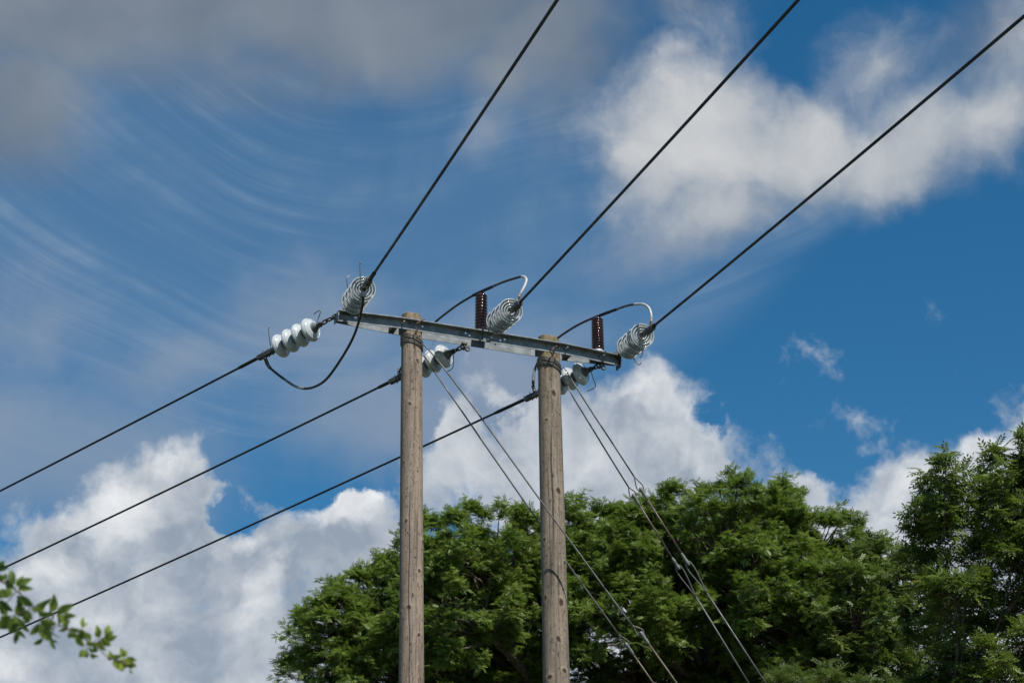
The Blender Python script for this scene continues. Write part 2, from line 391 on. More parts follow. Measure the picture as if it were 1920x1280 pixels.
# ------------------------------------------------------------------ poles
def pole(label, pt, pb, r_at, top_px, knots, cracks, mat, seed, flat_below):
    """pt, pb: two points of the axis; r_at(z) radius; knots as photo positions on the near face"""
    rs = np.random.default_rng(seed)
    pt, pb = Vector(pt), Vector(pb); dirv = (pb - pt) / (pb.z - pt.z)          # per unit z
    ax = lambda z: pt + dirv * (z - pt.z)
    ztop = on_plane(top_px[0], top_px[1], ax(ARM_Z) - N * 0.06, N).z
    base = ax(0.0)
    zs = np.concatenate([np.linspace(-0.4, 4.9, 60), np.linspace(4.91, ztop, int((ztop - 4.91) / 0.0045))])
    seg = 150
    th = np.linspace(0, 2 * np.pi, seg, endpoint=False)
    Zg, Tg = np.meshgrid(zs, th, indexing='ij')
    r = r_at(Zg)
    r = r * (1 + 0.012 * np.sin(3 * Tg + Zg * 1.1 + seed) + 0.01 * np.sin(2 * Tg - Zg * 2.3))
    kn = np.zeros_like(r); rg = np.zeros_like(r); cr = np.zeros_like(r)
    loc = []
    for (x, y, s) in knots:
        c = ax(8.0); q = on_plane(x, y, ax(7) - FWD * 0.09, FWD * 1.0) if False else None
        ry = ray(x, y); z = 7.0
        for _ in range(6):                                  # ray / cylinder
            a = ax(z); rr = float(r_at(np.array(z)))
            dx, dy = ry.x, ry.y; ox, oy = CAM.x - a.x, CAM.y - a.y
            A_ = dx * dx + dy * dy; B_ = 2 * (ox * dx + oy * dy); C_ = ox * ox + oy * oy - rr * rr
            disc = max(B_ * B_ - 4 * A_ * C_, 0); t_ = (-B_ - math.sqrt(disc)) / (2 * A_)
            h = CAM + ry * t_; z = h.z
        a = ax(z); loc.append((math.atan2(h.y - a.y, h.x - a.x), z, s))
    for _ in range(60):                                     # the far side, out of this view
        loc.append((rs.uniform(0.35, 2.8), rs.uniform(0.5, ztop - 0.5), rs.uniform(.6, 1.3)))
    for _ in range(26): loc.append((rs.uniform(-3.0, 0.0), rs.uniform(0.3, 5.4), rs.uniform(.6, 1.2)))
    for tk, zk, s in loc:
        s = s * .95; dt = (Tg - tk + np.pi) % (2 * np.pi) - np.pi
        ph = rs.uniform(0, 6, 2); aw = np.arctan2((Zg - zk), dt * .095 + 1e-6)
        d = (1 + .16 * np.sin(2 * aw + ph[0]) + .09 * np.sin(5 * aw + ph[1])) * np.sqrt((dt * 0.095) ** 2 + ((Zg - zk) / 1.35) ** 2)
        rad = 0.0155 * s
        kn = np.maximum(kn, 1 / (1 + np.exp((d - rad) / 0.0018)))
        rg = np.maximum(rg, np.exp(-((d - rad * 1.55) / (0.007 * s)) ** 2))
        r = r + 0.006 * s * np.exp(-(d / (rad * 2.1)) ** 2) - 0.006 * np.exp(-(d / (rad * 0.8)) ** 2)
    for (tc_, z0, z1, w, dep) in cracks + [(rs.uniform(0, 3), rs.uniform(4, 7), rs.uniform(7, 8.2), .003, .004) for _ in range(5)]:
        path = tc_ + 0.05 * np.sin(Zg * 3.1 + z0) + 0.03 * np.sin(Zg * 9.7 + z1) + 0.012 * np.sin(Zg * 31)
        dt = (Tg - path + np.pi) % (2 * np.pi) - np.pi
        m_ = 1 / (1 + np.exp(-(Zg - z0) / 0.05)) / (1 + np.exp((Zg - z1) / 0.05))
        k = np.exp(-((dt * 0.095) / w) ** 2) * m_
        cr = np.maximum(cr, k); r = r - dep * k
    # flats cut for the crossarm
    px_ = r * np.cos(Tg); py_ = r * np.sin(Tg)
    on = px_ * N.x + py_ * N.y; ou = px_ * U.x + py_ * U.y
    fl = Zg > flat_below
    on = np.where(fl, np.clip(on, -0.0635, 0.0635), on)
    # weathered, slightly sloping saw-cut top
    X = on * N.x + ou * U.x; Y = on * N.y + ou * U.y
    a0 = np.array(pt)[None, None, :] + np.array(dirv)[None, None, :] * (Zg - pt.z)[..., None]
    Zt = Zg - np.where(Zg > ztop - 0.012, 0.006 * rs.random(Zg.shape) , 0) - np.where(Zg > ztop - 0.03, 0.02 * (ou > 0.05) * (Zg - ztop + 0.03) / 0.03, 0)
    shrink = np.where(Zg > ztop - 0.004, 0.985, 1.0)
    V = np.stack([a0[..., 0] + X * shrink, a0[..., 1] + Y * shrink, Zt], -1).reshape(-1, 3)
    nz = len(zs)
    i = np.arange(nz - 1)[:, None]; k = np.arange(seg)[None, :]; k2 = (k + 1) % seg
    F = np.stack([i * seg + k, i * seg + k2, (i + 1) * seg + k2, (i + 1) * seg + k], -1).reshape(-1, 4)
    V = V - np.array(base)
    root = empty('utility_pole', base, label, 'utility pole', 'wooden poles of the twin pole structure')
    me = bpy.data.meshes.new('pole_shaft')
    top_c = V[-seg:].mean(0) + [0, 0, 0.004]
    Vall = np.vstack([V, top_c]); ti = len(V)
    faces = F.tolist() + [((nz - 1) * seg + q, (nz - 1) * seg + (q + 1) % seg, ti) for q in range(seg)]
    me.from_pydata(Vall.tolist(), [], faces)
    me.polygons.foreach_set('use_smooth', [True] * len(F) + [False] * seg)
    moss = np.clip((Zg - (ztop - 0.30)) / 0.12, 0, 1)
    for nm, arr in (('knot', kn), ('ring', rg * (1 - kn)), ('crack', cr), ('moss', moss)):
        at_ = me.attributes.new(nm, 'FLOAT', 'POINT')
        at_.data.foreach_set('value', np.append(arr.reshape(-1), 0.5 if nm == 'moss' else 0).astype(np.float32))
    me.materials.append(mat); me.update()
    o = bpy.data.objects.new('pole_shaft', me); COL.objects.link(o); o.parent = root
    return root, ax, ztop
WARM = wood_mat('weathered_wood_warm', (0.34, 0.26, 0.195), (0.26, 0.208, 0.16), (0.20, 0.145, 0.105))
GREY = wood_mat('weathered_wood_grey', (0.275, 0.218, 0.158), (0.22, 0.183, 0.142), (0.14, 0.10, 0.068))
FLATZ = ARM_Z - 0.16
lp, axL, ztL = pole('brownish wooden pole standing left, its top mossy and its face split by a long crack',
    pix(772, 620), pix(771.5, 1280), lambda z: 0.0835 + (8.5 - z) * 0.0044, (768, 584.5),
    [(783, 677, .95), (768, 757, .8), (786, 840, .5), (761, 977, .8), (764, 998, .45), (792.5, 1017, 1.1), (786, 1070, .85), (766.5, 1138, 1.05), (785, 1190, .8), (752, 1150, .6), (776, 905, .35), (757, 868, .5)],
    [(-1.72, 4.2, 7.05, .0042, .006), (-1.45, 5.0, 6.4, .0015, .002)], WARM, 3, FLATZ)
rp, axR, ztR = pole('greyer wooden pole standing right, its cut top pale and its face full of knots',
    pix(1029, 663), pix(1043, 1280), lambda z: 0.091 + (8.5 - z) * 0.0052, (1028, 627.5),
    [(1038, 737, 1.25), (1024, 787, .7), (1049.5, 777, .6), (1046.5, 920, 1.2), (1042, 978.5, .6), (1020.6, 1012, .8), (1058, 1055, .9), (1023, 1121, .9), (1052, 1129, 1.25), (1047, 1197.5, 1.1), (1058.5, 1256.5, 1.0), (1031, 1269, 1.0)],
    [(-1.55, 6.8, 7.75, .006, .008), (-1.9, 6.3, 7.4, .002, .004), (-1.25, 5.0, 6.6, .002, .003), (-1.0, 6.6, 8.0, .002, .004)], GREY, 8, FLATZ)

# ------------------------------------------------------------------ crossarm
armroot = empty('crossarm', arm((SL + SR) / 2, 0, 0), 'long grey galvanised steel crossarm bolted across the tops of both wooden poles', 'crossarm')
S0, S1 = su(pix(634, 590, -.03)), su(pix(1159, 672, 0))
fpath = [(S0, -.022), (SL - .12, -.066), (SR + .1, -.066), (S1, -.012)]
rpath = [(S0, .022), (SL - .12, .066), (SR + .1, .066), (S1 - .03, .012)]
WEBH, FLG, TK = 0.079, 0.049, 0.007
def lerp_path(path, s):
    for (a, oa), (b, ob) in zip(path, path[1:]):
        if s <= b or (b, ob) == path[-1]: return oa + (ob - oa) * (s - a) / (b - a)
def bar(path, sgn, holes, name):
    m = MB()
    # top flange
    fl = [(0, 0), (sgn * FLG, 0), (sgn * FLG, -TK), (0, -TK)]
    m.sweep([arm(s, o, 0) for s, o in path], fl, N)
    # web with real round holes
    hs = sorted(holes); R0 = 0.0095; a = 0.016
    cuts = [path[0][0]]
    cells = []
    for h, dz in hs: cells.append((h - a, h + a, dz))
    for s, o in path[1:-1]: cuts.append(s)
    def P(s, z, side): return arm(s, lerp_path(path, s) + (sgn * 0.001 if side else -sgn * (TK - .001)), z)
    z0, z1 = -TK, -WEBH
    knots_ = sorted(set([path[0][0], path[-1][0]] + cuts + [c for x in cells for c in x[:2]]))
    for s0, s1 in zip(knots_, knots_[1:]):
        if s1 - s0 < 1e-4: continue
        cell = [c for c in cells if abs(c[0] - s0) < 1e-6 and abs(c[1] - s1) < 1e-6]
        if not cell:
            vs = [P(s0, z0, 0), P(s1, z0, 0), P(s1, z1, 0), P(s0, z1, 0), P(s0, z0, 1), P(s1, z0, 1), P(s1, z1, 1), P(s0, z1, 1)]
            m.add(vs, [(0, 1, 2, 3), (4, 7, 6, 5), (3, 2, 6, 7)], False)
        else:
            hc = (s0 + s1) / 2; zc = cell[0][2]; K = 16; vs = []
            outer = []
            for k in range(K):
                an = 2 * math.pi * k / K + math.pi / K * 0; c, s_ = math.cos(an), math.sin(an)
                w = (s1 - s0) / 2
                tx = w / abs(c) if abs(c) > 1e-6 else 9; tz = ((z0 - zc) if s_ > 0 else (zc - z1)) / abs(s_) if abs(s_) > 1e-6 else 9
                q = min(tx, tz); outer.append((hc + c * q, zc + s_ * q))
            inner = [(hc + R0 * math.cos(2 * math.pi * k / K), zc + R0 * math.sin(2 * math.pi * k / K)) for k in range(K)]
            vs = [P(s, z, 0) for s, z in outer] + [P(s, z, 0) for s, z in inner] + [P(s, z, 1) for s, z in outer] + [P(s, z, 1) for s, z in inner]
            vs += [P(s0, z0, 0), P(s1, z0, 0), P(s1, z1, 0), P(s0, z1, 0), P(s0, z0, 1), P(s1, z0, 1), P(s1, z1, 1), P(s0, z1, 1)]
            fs = []
            for k in range(K):
                l = (k + 1) % K
                fs += [(k, l, K + l, K + k), (2 * K + k, 3 * K + k, 3 * K + l, 2 * K + l), (K + k, K + l, 3 * K + l, 3 * K + k)]
                # corner triangles
                (sa, za), (sb, zb) = outer[k], outer[l]
                if abs(sa - sb) > 1e-6 and abs(za - zb) > 1e-6:
                    cs = max(sa, sb) if max(sa, sb) > hc + 1e-6 and (abs(max(sa, sb) - s1) < 1e-6) else min(sa, sb)
                    czz = z0 if max(za, zb) > z0 - 1e-6 else z1
                    ci = {(True, True): 0, (False, True): 1, (False, False): 2, (True, False): 3}[(abs(cs - s0) < 1e-6, czz == z0)]
                    fs += [(k, 4 * K + ci, l), (2 * K + k, 2 * K + l, 4 * K + 4 + ci)]
            fs.append((4 * K + 3, 4 * K + 2, 4 * K + 6, 4 * K + 7))
            m.add(vs, fs, False)
    # end faces of the web
    for s in (path[0][0], path[-1][0]):
        m.add([P(s, z0, 0), P(s, z1, 0), P(s, z1, 1), P(s, z0, 1)], [(0, 1, 2, 3)], False)
    return m.build(name, M['steel'], armroot)
hole_px = [(669, 592.5), (767, 605), (792.5, 609), (873.3, 622), (880.5, 626), (897.5, 627), (922, 631), (938.5, 636), (946.5, 635), (1024.5, 648), (1048, 651.5), (1127, 670)]
holes = []
for x, y in hole_px:
    s = su(pix(x, y, -.066)); holes.append((s, -0.030 if (x, y) not in ((880.5, 626), (938.5, 636)) else -0.045))
bar(fpath, -1, holes, 'front_bar')
bar(rpath, 1, [(h + 0.0, -0.03) for h, _ in holes if h < S1 - .15 and abs(h - .45) > .2][::2], 'rear_bar')
# dark blocks between the bars, end plates, a strap plate under the middle phase
def plate(name, s, off, z, h, mat='steel'):
    return MB().box(arm(s, off, z), (U, N, Z), h).build(name, M[mat], armroot)
plate('end_plate', S0 - .004, 0, -.04, (.004, .06, .036)); plate('end_plate', S1 + .004, 0, -.045, (.005, .05, .055), 'fitting')
SMID = su(pix(911, 630, -.066))
plate('strap_plate', SMID, -.0745, -.045, (.026, .0025, .040), 'steel')
plate('dark_block', su(pix(738, 617, .0)), 0.0, -.04, (.022, .055, .028), 'fitting')  # dark block stands in for the shadow between the bars here
plate('dark_block', su(pix(1064, 672, .0)), 0.0, -.04, (.022, .055, .028), 'fitting')
plate('mounting_plate', su(pix(902, 617, .0)), 0.0, .005, (.06, .105, .005), 'steel')
plate('mounting_plate', su(pix(1121, 657, .0)), 0.0, .005, (.06, .06, .005), 'steel')
def bolt(s, off, z, name='bolt', L=.02):
    m = MB(); p = arm(s, off, z)
    m.lathe(p, -N, [(0, 0), (0, .014), (.007, .014), (.007, .007), (L, .007), (L, 0)], 6); return m.build(name, M['horn'], armroot)
for x, y, o in [(755, 603.5, -.073), (1061, 655.5, -.073), (1133, 671, -.062)]: bolt(su(pix(x, y, o)), o, -.036, L=.045)
for x in (690, 771, 794, 874, 905, 948, 1026, 1050, 1120):
    s = su(pix(x, 600 + (x - 772) * .157, -.09)); m = MB()
    m.lathe(arm(s, lerp_path(fpath, s) - .024, -TK), -Z, [(0, .011), (.006, .011), (.006, .005), (.014, .005), (.014, 0)], 6); m.build('bolt', M['horn'], armroot)
# through bolts with eye nuts near each pole, each holding a short bond wire
for (x, y), loops in (((786, 604), [(797, 599), (785, 603), (780, 611), (781, 622), (782, 634)]), ((1034, 657), [(1045, 648), (1035, 654), (1033, 660), (1037, 668), (1041, 672), (1045, 662)])):
    m = MB(); m.tube(spline([pix(a, b, -.15 + .02 * i / len(loops)) for i, (a, b) in enumerate(loops)], 6), .0045, 6)
    m.build('bond_wire', M['rust'], armroot)
m = MB(); m.tube([pix(1043, 649, -.075), pix(1036, 655, -.16)], .006, 8)
c = pix(1034.5, 657.5, -.16); m.tube([c + (RT * math.cos(a) + UP * math.sin(a)) * .014 for a in np.linspace(0, 2 * math.pi, 14)[:-1]], .0045, 6, closed=True); m.build('eye_bolt', M['fitting'], armroot)
m = MB(); m.tube([pix(790, 602, -.075), pix(781, 607, -.155)], .006, 8); m.build('eye_bolt', M['rust'], armroot)

# ------------------------------------------------------------------ insulator strings
NEAR_AZ, FAR_AZ = 163.0, -51.0
def vplane_point(px, py, A, az):
    d = azv(az); return on_plane(px, py, A, Vector((d.y, -d.x, 0)))
DISC = [(.034, .036), (.036, .044), (.041, .058), (.050, .076), (.060, .090), (.070, .0985), (.079, .1025), (.086, .1030), (.0895, .1005),   # shell and rim
        (.089, .0965), (.083, .0945), (.055, .090), (.052, .086), (.056, .082), (.090, .0795), (.0935, .0765), (.092, .073), (.087, .0715), (.052, .067), (.049, .062),
        (.053, .0585), (.088, .0565), (.0925, .0535), (.091, .050), (.086, .0485), (.052, .044), (.050, .040), (.054, .037), (.086, .036), (.090, .033), (.088, .030), (.070, .028), (.068, 0)]
def string(label, group, A, B, horns, clamp_dir, near):
    A, B = Vector(A), Vector(B); ax = (B - A).normalized(); L = (B - A).length
    root = empty('insulator_string', A, label, 'insulator string', group)
    pitch = 0.112; nd = 4
    s0 = L - nd * pitch - .115                              # where the first cap starts
    side = ax.cross(Z).normalized(); upv = side.cross(ax)
    # chain of links from the crossarm
    k = max(2, int(round(s0 / .062))); ll = s0 / k
    for i in range(k):
        m = MB(); c = A + ax * (ll * (i + .5)) ; lat = side if i % 2 else upv
        a_ = ll * .5 + .010; b_ = .017
        m.tube([c + ax * (a_ * math.cos(t)) * (1 if abs(math.cos(t)) < .99 else 1) + lat * (b_ * math.sin(t)) for t in np.linspace(0, 2 * math.pi, 17)[:-1]], .0068, 7, closed=True)
        m.build('chain_link', M['rust'] if i == k - 2 and k > 2 else M['fitting'], root)
    m = MB(); c = A + ax * .03; m.tube([c - side * .026, c + side * .03], .007, 8); m.lathe(c + side * .026, side, [(0, 0), (0, .013), (.010, .013), (.010, 0)], 6)
    m.build('shackle_pin', M['fitting'], root)
    m = MB(); c = A + ax * (s0 - .02); m.box(c, (ax, side, upv), (.022, .012, .018)); m.tube([c - side * .03, c + side * .032], .006, 8); m.build('socket_clevis', M['fitting'], root)
    for i in range(nd):
        o = A + ax * (s0 + i * pitch)
        m = MB(); m.lathe(o, ax, DISC, 44); d = m.build('insulator_disc', M['porcelain'], root)
        m = MB(); m.lathe(o, ax, [(-.018, 0), (-.018, .016), (-.004, .020), (.004, .028), (.022, .036), (.034, .043), (.040, .050), (.044, .053), (.0475, .052)], 24); m.build('cap', M['capmetal'], d)
        m = MB(); m.lathe(o + ax * .066, ax, [(0, .02), (.006, .018), (.012, .009), (pitch - .074, .009), (pitch - .070, .012), (pitch - .068, 0)], 14); m.build('pin', M['fitting'], d)
    # dead-end clamp
    e = A + ax * (s0 + nd * pitch + .01)
    m = MB(); m.box(e + ax * .012, (ax, side, upv), (.03, .011, .02)); m.tube([e - side * .026, e + side * .026], .0065, 8)
    m.build('tongue', M['fitting'], root)
    cdir = Vector(clamp_dir).normalized(); cs = cdir.cross(Z).normalized(); cu = cs.cross(cdir)
    m = MB(); b0 = B - cdir * .075
    m.sweep([b0, b0 + cdir * .06, b0 + cdir * .19], [(-.02, -.022), (.02, -.022), (.022, .01), (.010, .024), (-.010, .024), (-.022, .01)], cs, cu)
    for q in (.03, .075, .12):
        m.tube([b0 + cdir * q + cs * .014 - cu * .035, b0 + cdir * q + cs * .014 + cu * .034], .005, 6); m.tube([b0 + cdir * q - cs * .014 - cu * .035, b0 + cdir * q - cs * .014 + cu * .034], .005, 6)
    m.build('dead_end_clamp', M['fitting'], root)
    for h in horns:
        m = MB(); m.tube(spline([(A + ax * f + (at(x, y, depth(A + ax * f)) - at(*proj(A + ax * f), depth(A + ax * f)))) for x, y, f in h], 3), .0042, 6)
        m.build('arcing_horn', M['horn'], root)
    return root
def proj(p):
    v = Vector(p) - CAM; d = v.dot(FWD); return 960 + v.x / d * FPX, 640 - v.dot(UP) / d * FPX

A_fl, A_fm, A_fr = pix(632, 591, 0), pix(870, 649, .06), pix(1125, 684, .0)
B_fl, B_fm, B_fr = vplane_point(503, 661, A_fl, FAR_AZ), vplane_point(750, 706.5, A_fm, FAR_AZ), vplane_point(1004, 739, A_fr, FAR_AZ - 1)
A_nl, A_nm, A_nr = pix(650, 585, -.02), pix(917, 618, -.05), pix(1158, 668, 0)
B_nl, B_nm, B_nr = vplane_point(688, 532, A_nl, NEAR_AZ + .5), vplane_point(968, 574, A_nm, NEAR_AZ - 1.0), vplane_point(1216, 619, A_nr, NEAR_AZ)

# conductors: (pixel where the wire leaves the picture); the sag continues beyond it to the next span
def conductor(label, B, exit_px, az, r0, r1, span, name='power_line'):
    d = azv(az); E = vplane_point(*exit_px, B, az); t1 = (E - B).dot(d); s1 = (E.z - B.z) / t1
    k = 0.10 / (span / 2)
    s0 = s1 - k * t1 / 2
    ts = np.concatenate([np.linspace(0, t1, 40), np.linspace(t1, span, 40)[1:]])
    P = [B + d * t + Z * (s0 * t + k * t * t / 2) for t in ts]
    root = empty(name, B, label, 'power line', 'power line conductors')
    MB().tube(P, [r0] * len(P), 10).build('conductor', M['wire'], root)
    Q = [B + d * t + Z * (s0 * t + k * t * t / 2) for t in np.linspace(-.03, r1, 12)]
    MB().tube(Q, [r0 * 1.9] * 3 + [r0 * 1.55] * 8 + [r0 * 1.2], 10).build('sleeve', M['cable'], root)
    return (d + Z * s0).normalized()
d_nl = conductor('dark cable rising from the leftmost ribbed insulator string to the top edge', B_nl, (1045, 0), NEAR_AZ + .5, .0105, .28, 70)
d_nm = conductor('dark cable rising right from the ribbed insulator string between the poles', B_nm, (1497, 0), NEAR_AZ + .2, .0105, .10, 70)
d_nr = conductor('dark cable rising from the right end of the crossarm to the upper right corner', B_nr, (1920, 31), NEAR_AZ, .0105, .16, 70)
d_fl = conductor('dark cable running down left from the side-on white bell insulators beyond the crossarm', B_fl, (0, 920), FAR_AZ, .0098, .35, 70)
d_fm = conductor('dark cable running down left from behind the left pole, middle of three', B_fm, (20, 1058), FAR_AZ, .0098, .25, 70)
d_fr = conductor('lowest dark cable, running from the right pole behind the left pole to the leafy branch', B_fr, (0, 1194), FAR_AZ - 1, .0098, .45, 70)

GN, GF = 'insulator strings facing the viewer', 'insulator strings on the far side'
string('ribbed white insulator string seen face-on above the left end of the crossarm', GN, A_nl, B_nl, [[(676, 536, .66), (675.5, 515, .66), (675, 496, .66), (677, 493, .66), (674, 492, .66)], [(652, 540, .14), (650.5, 528, .14), (650.5, 521, .14), (655, 516, .12)]], d_nl, True)
string('ribbed white insulator string seen face-on beside the brown post insulator between the poles', GN, A_nm, B_nm, [[(955, 584, .66), (946, 603, .66), (936, 618, .5), (922, 632, .4), (913, 641, .38)]], d_nm, True)
string('ribbed white insulator string seen face-on at the right end of the crossarm', GN, A_nr, B_nr, [[(1208, 634, .6), (1206, 655, .6), (1202.5, 668, .6), (1199, 670, .6)], [(1178, 655, .2), (1186, 669, .2), (1197, 684, .2), (1202.5, 679, .2)]], d_nr, True)
string('side-on string of four white bell insulators beyond the left end of the crossarm', GF, A_fl, B_fl, [[(507, 648, .68), (505, 632, .68), (503, 617, .68), (506.5, 612, .68)], [(594, 607, .24), (597, 596, .24), (601.5, 581, .24), (588, 589, .30)]], d_fl, False)
string('white bell insulators half hidden behind the left pole, hung under the crossarm', GF, A_fm, B_fm, [[(850, 663, .16), (850, 676, .16), (848.5, 690, .16), (837, 697, .18)]], d_fm, False)
string('white bell insulators half hidden behind the right pole, hung under the crossarm', GF, A_fr, B_fr, [[(1107, 692, .16), (1112, 709, .16), (1116.5, 725, .16), (1101, 733, .18)]], d_fr, False)
# hanger brackets under the rear bar
for A in (A_fm, A_fr):
    m = MB(); s = su(A); m.tube([A + Z * .03, A, A - Z * .02 + U * .01], .009, 8)
    c = A - Z * .02 + U * .03; m.tube([c + (U * math.cos(a) + Z * math.sin(a)) * .017 for a in np.linspace(0, 2 * math.pi, 14)[:-1]], .008, 7, closed=True)
    m.box(A + Z * .022, (U, N, Z), (.024, .02, .007)); m.build('hanger_bracket', M['fitting'], armroot)
for A in (A_nl, A_nr):
    m = MB(); m.box(A + N * .01, (U, N, Z), (.03, .03, .03)); m.tube([A + Z * .0 - U * .045, A + Z * .02 + U * .02], .011, 8); m.tube([A - Z * .03, A + Z * .045], .009, 8)
    m.build('hanger_bracket', M['fitting'], armroot)

# ------------------------------------------------------------------ brown post insulators
def post(label, px, py_base, py_top):
    s = su(pix(px, py_base, 0)); b = arm(s, 0, .010); zt = on_plane(px - 1, py_top, b, N).z; H = zt - b.z
    root = empty('post_insulator', b, label, 'post insulator', 'brown post insulators on the crossarm')
    MB().lathe(b, Z, [(0, .056), (.012, .058), (.022, .046), (.034, .040), (.036, 0)], 28).build('metal_base', M['base'], root)
    n = 12; z0 = .03; pt_ = (H - z0 - .012) / n; pr = [(z0, .03)]
    for i in range(n):
        z = z0 + i * pt_; R1 = .0555 - .0035 * (i / n)
        pr += [(z + pt_ * .12, .045), (z + pt_ * .42, R1 - .001), (z + pt_ * .52, R1), (z + pt_ * .64, R1 - .0015), (z + pt_ * .88, .044)]
    pr += [(H - .010, .040), (H, .032), (H + .001, 0)]
    MB().lathe(b, Z, pr, 40).build('porcelain_sheds', M['brown'], root)
    return b + Z * H
T_m = post('brown ribbed post insulator standing upright on the crossarm between the two poles', 902, 616, 551)
T_r = post('brown ribbed post insulator standing upright on the crossarm right of the right pole', 1121, 658, 596)

# ------------------------------------------------------------------ jumper cables
def jumper(label, pts, r, sleeves, lugs):
    P = spline([at(x, y, d) for x, y, d in pts], 9)
    root = empty('jumper_cable', P[0], label, 'jumper cable', 'jumper cables joining the lines')
    MB().tube(P, r, 10).build('cable', M['jumper'], root)
    for nm, a, b, rr, mt in sleeves:
        Q = P[int(a * (len(P) - 1)):int(b * (len(P) - 1)) + 1]
        MB().tube(Q, rr, 10).build(nm, M[mt], root)
    for p, q, mt in lugs:
        p, q = at(*p), at(*q); m = MB(); ax = (q - p).normalized(); sd = ax.cross(FWD).normalized()
        m.box((p + q) / 2, (ax, sd, ax.cross(sd)), ((q - p).length / 2, .015, .007)); m.lathe(p + ax * .02, FWD * -1, [(-.02, .009), (.02, .009), (.02, 0)], 6)
        m.lathe(q - ax * .02, FWD * -1, [(-.02, .009), (.02, .009), (.02, 0)], 6); m.build('cable_lug', M[mt], root)
dn, df = depth(B_nl), depth(B_fl)
jumper('slack dark cable hanging in a loop below the left end of the crossarm', [(684, 540, dn), (681, 556, dn + .02), (680, 570, dn + .05), (673, 602, dn + .12), (661, 635, dn + .22), (640, 672, dn + .35), (616, 706, dn + .5), (598, 721, dn + .62), (577, 728, dn + .75), (556, 725, dn + .88), (532, 710, df - .1), (508, 691, df - .05), (500, 681, df)],
       .0105, [('sleeve', 0, .10, .015, 'cable'), ('sleeve', .93, 1, .0145, 'capmetal'), ('strand_end', .70, .83, .0108, 'horn')], [((496, 668, df), (502, 684, df), 'fitting'), ((687, 532, dn), (682, 556, dn), 'lug')])
dn, dt, df = depth(B_nm), depth(T_m), depth(B_fm)
jumper('dark cable with a pale hooked end arching over the brown post insulator between the poles', [(969, 564, dn), (977, 549, dn), (985, 533, dn + .05), (986.5, 523, dn + .09), (980, 518.5, dn + .14), (968, 521, dn + .2), (943, 529, dn + .35), (915, 541, dt - .08), (899, 548, dt), (885, 555, dt + .03), (860, 570, dt + .08), (838, 586, dt + .14), (817, 603, dt + .22), (795, 625, dt + .3), (772, 655, dt + .4), (755, 685, df - .1), (748.5, 696, df)],
       .0098, [('bare_strand', 0, .27, .0115, 'lug'), ('sleeve', .42, .56, .013, 'cable')], [((967, 568, dn), (976, 551, dn), 'lug'), ((748, 690, df), (748.5, 704, df), 'lug')])
dn, dt, df = depth(B_nr), depth(T_r), depth(B_fr)
jumper('pale-ended cable arching over the brown insulator near the right end of the crossarm', [(1219, 610, dn), (1221, 598, dn), (1220.5, 588, dn + .02), (1217, 578, dn + .06), (1210, 572, dn + .1), (1200, 570, dn + .16), (1178, 572.5, dn + .28), (1150, 582, dt - .12), (1128, 590, dt - .02), (1118, 594, dt), (1100, 601, dt + .04), (1075, 614, dt + .10), (1048, 632, dt + .18), (1028, 650, dt + .24), (1012, 672, dt + .24), (1003, 692, dt + .3), (1000, 712, df - .05), (1000, 726, df)],
       .0098, [('bare_strand', 0, .33, .0112, 'lug'), ('sleeve', .40, .55, .013, 'cable'), ('sleeve', .88, .97, .0135, 'capmetal')], [((1220, 616, dn), (1221, 597, dn), 'lug'), ((999, 722, df), (1003, 736, df), 'base')])

